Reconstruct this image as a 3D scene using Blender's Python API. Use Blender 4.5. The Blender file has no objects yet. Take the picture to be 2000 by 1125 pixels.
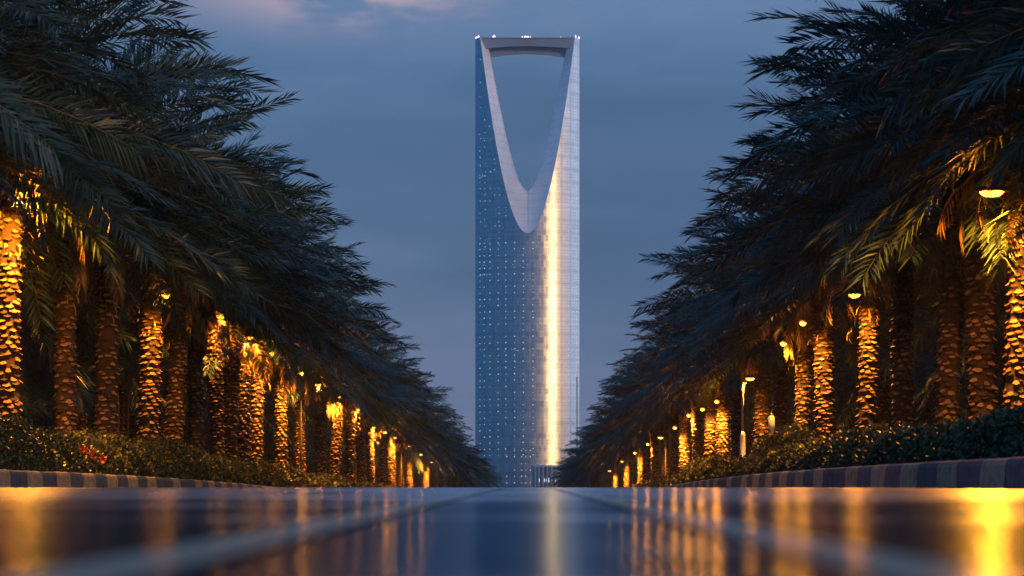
import bpy, math, random
import numpy as np
from mathutils import Vector

# ------------------------------------------------------------------ camera, sky, sun, exposure
F = 3600.0            # focal length in pixels of the 2000 px wide photograph
VX, VY = 1032.0, 938.0
HC = 0.05             # lens height above the wet road
scene = bpy.context.scene
cam_d = bpy.data.cameras.new('camera')
cam = bpy.data.objects.new('camera', cam_d)
scene.collection.objects.link(cam)
cam.location = (0, 0, HC)
cam.rotation_euler = (math.radians(90), 0, 0)
cam_d.sensor_width = 36
cam_d.lens = F / 2000 * 36
cam_d.shift_x = (1000 - VX) / 2000
cam_d.shift_y = (VY - 562.5) / 2000
cam_d.clip_start = 0.05
cam_d.clip_end = 9000
cam_d.dof.use_dof = True
cam_d.dof.focus_distance = 75
cam_d.dof.aperture_fstop = 3.6
scene.camera = cam

scene.view_settings.view_transform = 'Standard'
scene.view_settings.look = 'None'
scene.view_settings.gamma = 1
scene.view_settings.exposure = 0
scene.cycles.max_bounces = 6
scene.cycles.diffuse_bounces = 2
scene.cycles.glossy_bounces = 3
scene.cycles.transmission_bounces = 2
scene.cycles.volume_bounces = 0
scene.cycles.sample_clamp_indirect = 4

def srgb(r, g, b):
    def f(c):
        c /= 255
        return c / 12.92 if c <= 0.04045 else ((c + 0.055) / 1.055) ** 2.4
    return (f(r), f(g), f(b), 1)

SUN_EL, SUN_AZ = 4.4, 25.0      # degrees; azimuth from straight behind the camera towards the right
world = bpy.data.worlds.new('World')
scene.world = world
world.use_nodes = True
wn, wl = world.node_tree.nodes, world.node_tree.links
wn.clear()
def N(nodes, t, **kw):
    n = nodes.new(t)
    for k, v in kw.items():
        setattr(n, k, v)
    return n
def mth(nodes, links, op, a, b=None, c=None, clamp=False):
    n = nodes.new('ShaderNodeMath'); n.operation = op; n.use_clamp = clamp
    for i, v in enumerate((a, b, c)):
        if v is None: continue
        if isinstance(v, (int, float)): n.inputs[i].default_value = v
        else: links.new(v, n.inputs[i])
    return n.outputs[0]
def sstep(nodes, links, v, lo, hi, o0=0, o1=1):
    n = nodes.new('ShaderNodeMapRange'); n.interpolation_type = 'SMOOTHSTEP'
    links.new(v, n.inputs[0])
    for i, x in enumerate((lo, hi, o0, o1)): n.inputs[i + 1].default_value = x
    return n.outputs[0]
def mixc(nodes, links, f, a, b, mode='MIX'):
    n = nodes.new('ShaderNodeMix'); n.data_type = 'RGBA'; n.blend_type = mode
    for sock, v in ((n.inputs['Factor'], f), (n.inputs[6], a), (n.inputs[7], b)):
        if isinstance(v, (int, float)): sock.default_value = v
        elif isinstance(v, (tuple, list)): sock.default_value = v
        else: links.new(v, sock)
    return n.outputs[2]
def ramp(nodes, links, f, stops, interp='LINEAR'):
    n = nodes.new('ShaderNodeValToRGB'); n.color_ramp.interpolation = interp
    e = n.color_ramp.elements
    while len(e) < len(stops): e.new(0.5)
    for i, (p, c) in enumerate(stops):
        e[i].position = p; e[i].color = c
    if not isinstance(f, (int, float)): links.new(f, n.inputs[0])
    return n.outputs[0]
tc = N(wn, 'ShaderNodeTexCoord')
sep = N(wn, 'ShaderNodeSeparateXYZ'); wl.new(tc.outputs['Generated'], sep.inputs[0])
X, Y, Z = sep.outputs
W = lambda op, a, b=None, c=None, clamp=False: mth(wn, wl, op, a, b, c, clamp)
base_sky = ramp(wn, wl, W('MAXIMUM', Z, 0.0), [
    (0.0, srgb(118, 130, 164)), (0.05, srgb(110, 126, 162)), (0.11, srgb(92, 119, 156)), (0.17, srgb(80, 112, 151)),
    (0.22, srgb(84, 120, 162)), (0.27, srgb(102, 138, 178)), (0.6, srgb(70, 100, 150))])
def wnoise(sx, sy, sz, scale, detail, rough, off):
    mp = N(wn, 'ShaderNodeMapping'); wl.new(tc.outputs['Generated'], mp.inputs[0])
    mp.inputs['Scale'].default_value = (sx, sy, sz); mp.inputs['Location'].default_value = off
    n = N(wn, 'ShaderNodeTexNoise'); wl.new(mp.outputs[0], n.inputs['Vector'])
    n.inputs['Scale'].default_value = scale; n.inputs['Detail'].default_value = detail; n.inputs['Roughness'].default_value = rough
    return n.outputs['Fac']
n1 = wnoise(1, 1, 6.0, 2.6, 5, 0.5, (0.3, 0.0, 0.45))
n2 = wnoise(1, 1, 3.2, 9.0, 6, 0.55, (1.3, 0.2, 0.7))
veil = sstep(wn, wl, n1, 0.40, 0.66)
sky_c = mixc(wn, wl, W('MULTIPLY', veil, 0.50), base_sky, srgb(58, 90, 130))
hi = sstep(wn, wl, W('ADD', W('MULTIPLY', n1, 0.6), W('MULTIPLY', n2, 0.4)), 0.50, 0.30)
sky_c = mixc(wn, wl, W('MULTIPLY', hi, 0.35), sky_c, srgb(132, 148, 188))
# pink cloud high above the left of the tower
dx = W('DIVIDE', W('SUBTRACT', X, -0.100), 0.070)
dz = W('DIVIDE', W('SUBTRACT', Z, 0.256), 0.017)
gm = W('EXPONENT', W('MULTIPLY', W('ADD', W('MULTIPLY', dx, dx), W('MULTIPLY', dz, dz)), -1.0))
front = sstep(wn, wl, Y, 0.2, 0.5)
pk = W('MULTIPLY', W('MULTIPLY', gm, front), sstep(wn, wl, n2, 0.40, 0.54))
sky_c = mixc(wn, wl, W('MULTIPLY', pk, 1.0, None, True), sky_c, srgb(202, 178, 194))
# the last light of the sunset fills the sky on the right and behind; the left rear is deep blue
wr = sstep(wn, wl, W('ADD', W('MULTIPLY', X, 0.966), W('MULTIPLY', Y, -0.26)), 0.22, 0.80)
lowz = sstep(wn, wl, Z, 0.55, 0.12)
bright = mixc(wn, wl, W('MULTIPLY', n2, 0.7), (1.60, 1.78, 2.30, 1), (2.15, 1.95, 2.25, 1))
sky_c = mixc(wn, wl, W('MULTIPLY', wr, lowz), sky_c, bright)
gd = W('ADD', W('MULTIPLY', X, math.sin(math.radians(SUN_AZ))), W('MULTIPLY', Y, -math.cos(math.radians(SUN_AZ))))
glow = W('MULTIPLY', sstep(wn, wl, gd, 0.80, 1.0), sstep(wn, wl, Z, 0.30, 0.04))
sky_c = mixc(wn, wl, glow, sky_c, (3.4, 1.9, 1.2, 1))
wlft = sstep(wn, wl, W('ADD', W('MULTIPLY', X, -0.8), W('MULTIPLY', Y, -0.6)), -0.15, 0.50)
sky_c = mixc(wn, wl, W('MULTIPLY', wlft, 0.9), sky_c, (0.018, 0.235, 0.56, 1))
nis = N(wn, 'ShaderNodeTexSky'); nis.sky_type = 'NISHITA'; nis.sun_disc = False
nis.sun_elevation = math.radians(SUN_EL); nis.sun_rotation = math.radians(180 - SUN_AZ)
sky_c = mixc(wn, wl, 0.004, sky_c, nis.outputs[0], 'ADD')
bg = N(wn, 'ShaderNodeBackground'); wl.new(sky_c, bg.inputs[0]); bg.inputs[1].default_value = 0.92
wo = N(wn, 'ShaderNodeOutputWorld'); wl.new(bg.outputs[0], wo.inputs[0])

sd = bpy.data.lights.new('sun', 'SUN')
sd.energy = 0.62; sd.angle = math.radians(0.6); sd.color = (1.0, 0.52, 0.16)
sun = bpy.data.objects.new('sun', sd); scene.collection.objects.link(sun)
a_, e_ = math.radians(SUN_AZ), math.radians(SUN_EL)
to_sun = Vector((math.sin(a_) * math.cos(e_), -math.cos(a_) * math.cos(e_), math.sin(e_)))
sun.rotation_euler = to_sun.to_track_quat('Z', 'Y').to_euler()

# ------------------------------------------------------------------ helpers
COL = scene.collection
def tag(o, label=None, cat=None, group=None, kind=None):
    if label: o['label'] = label
    if cat: o['category'] = cat
    if group: o['group'] = group
    if kind: o['kind'] = kind
    return o
def empty(name, loc=(0, 0, 0), rz=0):
    o = bpy.data.objects.new(name, None); COL.objects.link(o)
    o.location = loc; o.rotation_euler = (0, 0, rz); o.empty_display_size = 0.3
    return o
class MB:
    """collects polygons; build() links them as one mesh object"""
    def __init__(s): s.v = []; s.f = []; s.m = []; s.n = 0
    def add(s, v, f, mi=0):
        v = np.asarray(v, float).reshape(-1, 3); s.v.append(v)
        for q in f: s.f.append(tuple(int(i) + s.n for i in q)); s.m.append(mi)
        s.n += len(v); return s
    def box(s, c, d, mi=0, top=1.0, bev=0.0):
        x, y, z = d[0] / 2, d[1] / 2, d[2] / 2
        v = [(sx * x * (top if sz > 0 else 1), sy * y * (top if sz > 0 else 1), sz * z) for sz in (-1, 1) for sx, sy in ((-1, -1), (1, -1), (1, 1), (-1, 1))]
        v = np.array(v) + np.array(c)
        return s.add(v, [(3, 2, 1, 0), (4, 5, 6, 7), (0, 1, 5, 4), (1, 2, 6, 5), (2, 3, 7, 6), (3, 0, 4, 7)], mi)
    def tube(s, pts, rad, seg=10, mi=0, cap=True):
        pts = [Vector(p) for p in pts]; n = len(pts)
        rad = rad if isinstance(rad, (list, tuple)) else [rad] * n
        V = []; up0 = Vector((0, 0, 1))
        for i, p in enumerate(pts):
            t = (pts[min(i + 1, n - 1)] - pts[max(i - 1, 0)]).normalized()
            u = t.cross(up0) if abs(t.z) < 0.95 else t.cross(Vector((0, 1, 0)))
            u.normalize(); w = t.cross(u)
            for k in range(seg):
                a = 2 * math.pi * k / seg
                V.append(tuple(p + (u * math.cos(a) + w * math.sin(a)) * rad[i]))
        f = [(i * seg + k, i * seg + (k + 1) % seg, (i + 1) * seg + (k + 1) % seg, (i + 1) * seg + k) for i in range(n - 1) for k in range(seg)]
        if cap: f += [tuple(range(seg))[::-1], tuple((n - 1) * seg + k for k in range(seg))]
        return s.add(V, f, mi)
    def lathe(s, prof, c=(0, 0, 0), seg=16, mi=0, sx=1, sy=1):
        V = [(c[0] + r * sx * math.cos(2 * math.pi * k / seg), c[1] + r * sy * math.sin(2 * math.pi * k / seg), c[2] + z) for r, z in prof for k in range(seg)]
        n = len(prof)
        f = [(i * seg + k, i * seg + (k + 1) % seg, (i + 1) * seg + (k + 1) % seg, (i + 1) * seg + k) for i in range(n - 1) for k in range(seg)]
        f += [tuple(range(seg))[::-1], tuple((n - 1) * seg + k for k in range(seg))]
        return s.add(V, f, mi)
    def build(s, name, mats, parent=None, smooth=False):
        me = bpy.data.meshes.new(name)
        me.from_pydata(np.concatenate(s.v).tolist(), [], s.f)
        for m in (mats if isinstance(mats, (list, tuple)) else [mats]): me.materials.append(m)
        me.polygons.foreach_set('material_index', s.m)
        if smooth: me.polygons.foreach_set('use_smooth', [True] * len(s.f))
        me.update()
        o = bpy.data.objects.new(name, me); COL.objects.link(o); o.parent = parent
        return o
def quad_mesh(name, v, q, mat, uv=None, mi=None, smooth=False):
    """fast mesh from numpy verts (N,3) and faces (M,k)"""
    v = np.asarray(v, np.float32); q = np.asarray(q, np.int32); k = q.shape[1]
    me = bpy.data.meshes.new(name)
    me.vertices.add(len(v)); me.vertices.foreach_set('co', v.ravel())
    me.loops.add(q.size); me.loops.foreach_set('vertex_index', q.ravel())
    me.polygons.add(len(q)); me.polygons.foreach_set('loop_start', np.arange(0, q.size, k, dtype=np.int32))
    if uv is not None:
        l = me.uv_layers.new(name='UVMap'); l.data.foreach_set('uv', np.asarray(uv, np.float32)[q.ravel()].ravel())
    for m in (mat if isinstance(mat, (list, tuple)) else [mat]): me.materials.append(m)
    if mi is not None: me.polygons.foreach_set('material_index', np.asarray(mi, np.int32))
    me.polygons.foreach_set('use_smooth', np.full(len(q), smooth))
    me.update(calc_edges=True); me.validate()
    return me
def linkm(name, me, parent=None, loc=(0, 0, 0)):
    o = bpy.data.objects.new(name, me); COL.objects.link(o); o.parent = parent; o.location = loc
    return o

DW, DG = 10.0, 0.02
def gz(y):
    """the road is level under the camera, tips over a gentle crest and runs down at two percent"""
    y = np.asarray(y, float)
    s = DW * np.log1p(np.exp(np.clip((y - 38) / DW, -30, 30))) + np.where((y - 38) / DW > 30, y - 38 - 30 * DW, 0)
    s2 = 30 * np.log1p(np.exp(np.clip((y - 380) / 30, -30, 30))) + np.where((y - 380) / 30 > 30, y - 380 - 900, 0)
    return -DG * (s - s2)
def G(y): return float(gz(y))

# ------------------------------------------------------------------ materials
def mat(name):
    m = bpy.data.materials.new(name); m.use_nodes = True
    nt = m.node_tree; b = nt.nodes['Principled BSDF']
    return m, nt.nodes, nt.links, b
def simple(name, col, rough=0.6, metal=0.0, var=0.15, scale=6.0, bump=0.0, bscale=40.0, spec=0.5):
    m, n, l, b = mat(name)
    t = N(n, 'ShaderNodeTexCoord')
    nz = N(n, 'ShaderNodeTexNoise'); nz.inputs['Scale'].default_value = scale; nz.inputs['Detail'].default_value = 5
    l.new(t.outputs['Object'], nz.inputs['Vector'])
    lo = tuple(c * (1 - var) for c in col[:3]) + (1,); hi_ = tuple(min(1, c * (1 + var)) for c in col[:3]) + (1,)
    l.new(ramp(n, l, nz.outputs['Fac'], [(0.3, lo), (0.7, hi_)]), b.inputs['Base Color'])
    b.inputs['Roughness'].default_value = rough; b.inputs['Metallic'].default_value = metal
    b.inputs['Specular IOR Level'].default_value = spec
    if bump:
        n2_ = N(n, 'ShaderNodeTexNoise'); n2_.inputs['Scale'].default_value = bscale; n2_.inputs['Detail'].default_value = 4
        l.new(t.outputs['Object'], n2_.inputs['Vector'])
        bp = N(n, 'ShaderNodeBump'); bp.inputs['Strength'].default_value = bump; bp.inputs['Distance'].default_value = 0.02
        l.new(n2_.outputs['Fac'], bp.inputs['Height']); l.new(bp.outputs[0], b.inputs['Normal'])
    return m
def leaf_mat(name, c1, c2, rough=0.42, spec=0.5, scale=1.4, trans=0.0):
    m, n, l, b = mat(name)
    t = N(n, 'ShaderNodeTexCoord'); oi = N(n, 'ShaderNodeObjectInfo'); g = N(n, 'ShaderNodeNewGeometry')
    nz = N(n, 'ShaderNodeTexNoise'); nz.inputs['Scale'].default_value = scale; nz.inputs['Detail'].default_value = 3
    l.new(t.outputs['Object'], nz.inputs['Vector'])
    f = mth(n, l, 'ADD', mth(n, l, 'MULTIPLY', nz.outputs['Fac'], 0.7), mth(n, l, 'MULTIPLY', g.outputs['Random Per Island'], 0.35))
    f = mth(n, l, 'ADD', f, mth(n, l, 'MULTIPLY', mth(n, l, 'SUBTRACT', oi.outputs['Random'], 0.5), 0.25))
    l.new(ramp(n, l, f, [(0.3, c1), (0.75, c2)]), b.inputs['Base Color'])
    b.inputs['Roughness'].default_value = rough; b.inputs['Specular IOR Level'].default_value = spec
    return m
M = {}
M['leaf'] = leaf_mat('palm_leaflets', (0.022, 0.050, 0.046, 1), (0.058, 0.115, 0.106, 1))
M['deadleaf'] = leaf_mat('dry_palm_fronds', (0.10, 0.062, 0.025, 1), (0.24, 0.155, 0.06, 1), rough=0.6, spec=0.3)
M['rachis'] = simple('frond_stem', (0.09, 0.085, 0.035), 0.5)
M['hedge'] = leaf_mat('hedge_leaves', (0.017, 0.028, 0.008, 1), (0.050, 0.064, 0.016, 1), rough=0.5, scale=2.5)
M['shrub'] = leaf_mat('shrub_leaves', (0.05, 0.062, 0.018, 1), (0.15, 0.155, 0.04, 1), rough=0.5, scale=2.5)
M['twig'] = simple('hedge_twigs', (0.025, 0.022, 0.012), 0.9)
M['flower'] = simple('red_petals', (0.45, 0.02, 0.04), 0.6)
M['boot'] = leaf_mat('palm_trunk_boots', (0.075, 0.042, 0.024, 1), (0.30, 0.19, 0.10, 1), rough=0.75, spec=0.25, scale=5)
M['fibre'] = simple('palm_trunk_fibre', (0.035, 0.020, 0.012), 0.95, bump=0.6)
M['soil'] = simple('planting_soil', (0.035, 0.026, 0.018), 0.9, bump=0.8, bscale=12)
M['ground'] = simple('ground_sand', (0.06, 0.05, 0.04), 0.9, scale=0.2)
M['pole'] = simple('galvanised_pole', (0.42, 0.43, 0.45), 0.45, 0.3, scale=10)
M['housing'] = simple('lamp_housing', (0.10, 0.10, 0.11), 0.4, 0.4)
M['pole_dark'] = simple('dull_grey_pole', (0.10, 0.10, 0.10), 0.6, 0.2, scale=10)
M['pale'] = simple('pale_blue_paint', (0.35, 0.42, 0.55), 0.5)
M['white'] = simple('weathered_white_paint', (0.55, 0.55, 0.58), 0.5)
M['bark'] = simple('reddish_bark', (0.16, 0.065, 0.04), 0.8, bump=0.5)
M['concrete'] = simple('concrete', (0.32, 0.31, 0.30), 0.8, scale=2, bump=0.2)
def emis(name, col, s):
    m, n, l, b = mat(name)
    b.inputs['Base Color'].default_value = (0.05, 0.05, 0.05, 1)
    b.inputs['Emission Color'].default_value = col; b.inputs['Emission Strength'].default_value = s
    return m
M['lens'] = emis('sodium_lamp_lens', (1.0, 0.27, 0.016, 1), 22)
M['window'] = emis('lit_window_light', (0.88, 0.94, 1.0, 1), 0.78)
M['beacon'] = emis('warm_roof_light', (1.0, 0.72, 0.62, 1), 3.0)

def road_mat(name='wet_asphalt', base=(0.02, 0.040, 0.065, 1), tint=(0.34, 0.42, 0.52, 1), fk=1.0):
    m, n, l, b = mat(name)
    g = N(n, 'ShaderNodeNewGeometry'); P = g.outputs['Position']
    sp = N(n, 'ShaderNodeSeparateXYZ'); l.new(P, sp.inputs[0])
    def nz(sx, sy, scale, detail=4, rough=0.5, off=(0, 0, 0)):
        mp = N(n, 'ShaderNodeMapping'); l.new(P, mp.inputs[0]); mp.inputs['Scale'].default_value = (sx, sy, 1); mp.inputs['Location'].default_value = off
        t = N(n, 'ShaderNodeTexNoise'); l.new(mp.outputs[0], t.inputs['Vector'])
        t.inputs['Scale'].default_value = scale; t.inputs['Detail'].default_value = detail; t.inputs['Roughness'].default_value = rough
        return t.outputs['Fac']
    pud = nz(0.7, 1, 1.5, 6, 0.62, (3, 1, 0)); fine = nz(1, 1, 90, 3, 0.6); mid = nz(1, 1, 9, 4)
    far = sstep(n, l, sp.outputs[1], 3.0, 7.0, -0.09, 0.06)       # standing water gathers ahead, where the road dips
    wet = sstep(n, l, mth(n, l, 'ADD', pud, far), 0.44, 0.56)
    b.inputs['Base Color'].default_value = base; b.inputs['Roughness'].default_value = 0.6
    gl = N(n, 'ShaderNodeBsdfGlossy')
    l.new(mixc(n, l, wet, tint, (0.72, 0.78, 0.84, 1)), gl.inputs['Color'])
    l.new(sstep(n, l, wet, 0, 1, 0.15, 0.24), gl.inputs['Roughness'])
    h = mth(n, l, 'ADD', mth(n, l, 'MULTIPLY', fine, mth(n, l, 'SUBTRACT', 1.05, wet)), mth(n, l, 'ADD', mth(n, l, 'MULTIPLY', mid, 2.0), mth(n, l, 'MULTIPLY', nz(1, 1, 2.2, 3, 0.5, (7, 2, 0)), 7.0)))
    bp = N(n, 'ShaderNodeBump'); bp.inputs['Strength'].default_value = 0.25; bp.inputs['Distance'].default_value = 0.002
    l.new(h, bp.inputs['Height'])
    for x in (b, gl): l.new(bp.outputs[0], x.inputs['Normal'])
    fr = N(n, 'ShaderNodeFresnel'); fr.inputs['IOR'].default_value = 1.38
    ms = N(n, 'ShaderNodeMixShader'); l.new(mth(n, l, 'MULTIPLY', fr.outputs[0], mth(n, l, 'ADD', fk, mth(n, l, 'MULTIPLY', wet, 1 - fk))), ms.inputs[0]); l.new(b.outputs[0], ms.inputs[1]); l.new(gl.outputs[0], ms.inputs[2])
    l.new(ms.outputs[0], n['Material Output'].inputs[0])
    b.inputs['Specular IOR Level'].default_value = 0
    return m
M['road'] = road_mat()
M['line'] = road_mat('worn_lane_paint', (0.50, 0.44, 0.35, 1), (0.6, 0.58, 0.54, 1), 0.35)
def kerb_mat(name, c):
    m, n, l, b = mat(name)
    t = N(n, 'ShaderNodeTexCoord')
    a = N(n, 'ShaderNodeTexNoise'); l.new(t.outputs['Object'], a.inputs['Vector']); a.inputs['Scale'].default_value = 9; a.inputs['Detail'].default_value = 7
    mp = N(n, 'ShaderNodeMapping'); l.new(t.outputs['Object'], mp.inputs[0]); mp.inputs['Scale'].default_value = (14, 14, 1)
    st = N(n, 'ShaderNodeTexNoise'); l.new(mp.outputs[0], st.inputs['Vector']); st.inputs['Scale'].default_value = 1.2; st.inputs['Detail'].default_value = 3
    f = mth(n, l, 'ADD', mth(n, l, 'MULTIPLY', a.outputs['Fac'], 0.6), mth(n, l, 'MULTIPLY', st.outputs['Fac'], 0.4))
    l.new(ramp(n, l, f, [(0.36, tuple(x * 0.45 for x in c) + (1,)), (0.56, c + (1,)), (0.75, tuple(min(1, x * 1.35) for x in c) + (1,))]), b.inputs['Base Color'])
    b.inputs['Roughness'].default_value = 0.7; b.inputs['Specular IOR Level'].default_value = 0.2
    bp = N(n, 'ShaderNodeBump'); bp.inputs['Strength'].default_value = 0.3; bp.inputs['Distance'].default_value = 0.01
    l.new(a.outputs['Fac'], bp.inputs['Height']); l.new(bp.outputs[0], b.inputs['Normal'])
    return m
M['kerb_dark'] = kerb_mat('kerb_dark_paint', (0.040, 0.075, 0.125))
M['kerb_yellow'] = kerb_mat('kerb_faded_yellow_paint', (0.25, 0.225, 0.17))
M['joint'] = simple('kerb_joint_mortar', (0.05, 0.045, 0.04), 0.9)

def glass_mat():
    m, n, l, b = mat('curtain_wall_glass')
    uv = N(n, 'ShaderNodeUVMap'); sp = N(n, 'ShaderNodeSeparateXYZ'); l.new(uv.outputs[0], sp.inputs[0])
    U, V = sp.outputs[0], sp.outputs[1]
    mm = lambda op, a, b_=None, c_=None: mth(n, l, op, a, b_, c_)
    def lines(v, per, w):
        fr = mm('FRACT', mm('DIVIDE', v, per))
        return mm('LESS_THAN', mm('ABSOLUTE', mm('SUBTRACT', fr, 0.5)), w / per / 2)
    l1 = lines(U, 1.55, 0.34); l2 = lines(V, 2.0, 0.34); l3 = lines(V, 8.0, 0.7); l4 = lines(U, 6.2, 0.45)
    grid = mm('MAXIMUM', mm('MAXIMUM', mm('MULTIPLY', l1, 0.5), mm('MULTIPLY', l2, 0.55)), mm('MAXIMUM', mm('MULTIPLY', l3, 0.65), mm('MULTIPLY', l4, 0.7)))
    # pane index -> a slightly different pane tint and lean
    cx = mm('FLOOR', mm('DIVIDE', mm('ADD', U, 0.775), 1.55)); cy = mm('FLOOR', mm('DIVIDE', mm('ADD', V, 2.0), 4.0))
    cb = N(n, 'ShaderNodeCombineXYZ'); l.new(cx, cb.inputs[0]); l.new(cy, cb.inputs[1])
    wn_ = N(n, 'ShaderNodeTexWhiteNoise'); wn_.noise_dimensions = '2D'; l.new(cb.outputs[0], wn_.inputs['Vector'])
    big = N(n, 'ShaderNodeTexNoise'); l.new(uv.outputs[0], big.inputs['Vector']); big.inputs['Scale'].default_value = 0.05; big.inputs['Detail'].default_value = 4
    flr = N(n, 'ShaderNodeTexWhiteNoise'); flr.noise_dimensions = '1D'; l.new(cy, flr.inputs['W'])
    val = mm('ADD', mm('ADD', mm('MULTIPLY', wn_.outputs['Value'], 0.14), mm('MULTIPLY', big.outputs['Fac'], 0.25)), mm('MULTIPLY', flr.outputs['Value'], 0.10))
    col = ramp(n, l, val, [(0.08, (0.27, 0.33, 0.38, 1)), (0.40, (0.42, 0.46, 0.50, 1))])
    col = mixc(n, l, mm('MULTIPLY', grid, 0.55), col, (0.07, 0.07, 0.08, 1))
    l.new(col, b.inputs['Base Color'])
    b.inputs['Metallic'].default_value = 1.0
    l.new(mm('ADD', 0.225, mm('MULTIPLY', wn_.outputs['Value'], 0.03)), b.inputs['Roughness'])
    # pane lean as a tiny tilt of the normal
    g = N(n, 'ShaderNodeNewGeometry')
    va = N(n, 'ShaderNodeVectorMath'); va.operation = 'SUBTRACT'; l.new(wn_.outputs['Color'], va.inputs[0]); va.inputs[1].default_value = (0.5, 0.5, 0.5)
    vs = N(n, 'ShaderNodeVectorMath'); vs.operation = 'SCALE'; l.new(va.outputs[0], vs.inputs[0]); vs.inputs['Scale'].default_value = 0.022
    vb = N(n, 'ShaderNodeVectorMath'); vb.operation = 'ADD'; l.new(g.outputs['Normal'], vb.inputs[0]); l.new(vs.outputs[0], vb.inputs[1])
    vn = N(n, 'ShaderNodeVectorMath'); vn.operation = 'NORMALIZE'; l.new(vb.outputs[0], vn.inputs[0])
    l.new(vn.outputs[0], b.inputs['Normal'])
    return m
M['glass'] = glass_mat()
def panel_mat(name, c, rough, metal, joints=True):
    m, n, l, b = mat(name)
    t = N(n, 'ShaderNodeTexCoord'); sp = N(n, 'ShaderNodeSeparateXYZ'); l.new(t.outputs['Object'], sp.inputs[0])
    fr = mth(n, l, 'FRACT', mth(n, l, 'DIVIDE', sp.outputs[2], 4.6))
    jl = mth(n, l, 'LESS_THAN', fr, 0.07)
    nz = N(n, 'ShaderNodeTexNoise'); l.new(t.outputs['Object'], nz.inputs['Vector']); nz.inputs['Scale'].default_value = 0.12; nz.inputs['Detail'].default_value = 5
    base = ramp(n, l, nz.outputs['Fac'], [(0.3, tuple(x * 0.9 for x in c) + (1,)), (0.7, tuple(min(1, x * 1.08) for x in c) + (1,))])
    if joints: base = mixc(n, l, mth(n, l, 'MULTIPLY', jl, 0.3), base, tuple(x * 0.3 for x in c) + (1,))
    l.new(base, b.inputs['Base Color'])
    b.inputs['Roughness'].default_value = rough; b.inputs['Metallic'].default_value = metal
    return m
M['reveal'] = panel_mat('brushed_aluminium_panels', (0.80, 0.86, 0.96), 0.5, 0.2)
M['bridge'] = panel_mat('bridge_grey_cladding', (0.24, 0.34, 0.50), 0.5, 0.3, False)
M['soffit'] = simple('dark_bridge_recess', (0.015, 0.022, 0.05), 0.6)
M['podglass'] = panel_mat('podium_glass', (0.25, 0.36, 0.50), 0.25, 0.7)

# ------------------------------------------------------------------ ground, road, kerbs, planting beds
XL, XR, KH = 8.0, 4.25, 0.28
def sheet(name, xs, ys, dz, m, kind='structure'):
    xs, ys = np.array(xs, float), np.array(ys, float)
    xx, yy = np.meshgrid(xs, ys)
    v = np.stack([xx, yy, gz(yy) + (dz if np.isscalar(dz) else np.asarray(dz)[None, :])], -1).reshape(-1, 3)
    nx = len(xs); q = [(j * nx + i, j * nx + i + 1, (j + 1) * nx + i + 1, (j + 1) * nx + i) for j in range(len(ys) - 1) for i in range(nx - 1)]
    o = linkm(name, quad_mesh(name, v, q, m, smooth=True)); tag(o, kind=kind); return o
ys_road = np.concatenate([np.arange(-30, 60, 0.5), np.arange(60, 200, 2), np.arange(200, 460, 5), [500, 700, 1000]])
ys_far = np.concatenate([[-300, -100], ys_road, [1500, 2500, 6000]])
sheet('ground', [-4000, -600, -60, -XL - 0.1, XR + 0.1, 60, 600, 4000], ys_far, -0.03, M['ground'])
sheet('road', np.linspace(-XL, XR, 25), ys_road, 0.0, M['road'])
sheet('lane_line', [-0.275, -0.205], ys_road, 0.004, M['line'])
sheet('lane_line', [0.185, 0.255], ys_road, 0.004, M['line'])
def kerb(xin, sgn):
    """painted precast kerb stones with a rounded top edge, laid end to end"""
    prof = [(0, -0.05), (0.015, KH * 0.75), (0.035, KH * 0.92), (0.075, KH), (0.16, KH), (0.17, -0.05)]
    mb = MB(); L = 0.93; k = 0; y = -4.0; rr = random.Random(5 + sgn)
    while y < 330:
        l = L if y < 120 else L * 3
        y0, y1 = y + 0.012, y + l - 0.012
        j = rr.uniform(-0.004, 0.004)
        v = []
        for yy in (y0, y1):
            for px, pz in prof: v.append((xin + sgn * (px + j), yy, G(yy) + pz + (j if pz > 0 else 0)))
        n = len(prof)
        f = [(i, i + 1, n + i + 1, n + i) for i in range(n - 1)] + [tuple(range(n))[::-1], tuple(range(n, 2 * n))]
        if sgn < 0: f = [tuple(reversed(q)) for q in f]
        dbl = rr.random() < 0.12
        mb.add(v, f, k % 2)
        if not dbl or k % 2 == 0: k += 1
        y += l
    ysj = np.arange(-4, 330, 3.0); v = []
    for yy in ysj:
        for px, pz in [(0.03, 0), (0.045, KH * 0.72), (0.08, KH - 0.015), (0.15, KH - 0.015)]: v.append((xin + sgn * px, yy, G(yy) + pz))
    f = [(j * 4 + i, j * 4 + i + 1, (j + 1) * 4 + i + 1, (j + 1) * 4 + i) for j in range(len(ysj) - 1) for i in range(3)]
    mb.add(v, f, 2)
    o = mb.build('kerb', [M['kerb_yellow'], M['kerb_dark'], M['joint']]); tag(o, kind='structure')
kerb(-XL, -1); kerb(XR, 1)
ysb = np.concatenate([np.arange(-4, 60, 1.0), np.arange(60, 200, 3), np.arange(200, 460, 8)])
BED = 0.20
sheet('planting_bed', [-60, -30, -18, -12, -XL - 0.171], ysb, BED, M['soil'])
sheet('planting_bed', [XR + 0.171, 9, 14, 28, 60], ysb, BED, M['soil'])

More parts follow.
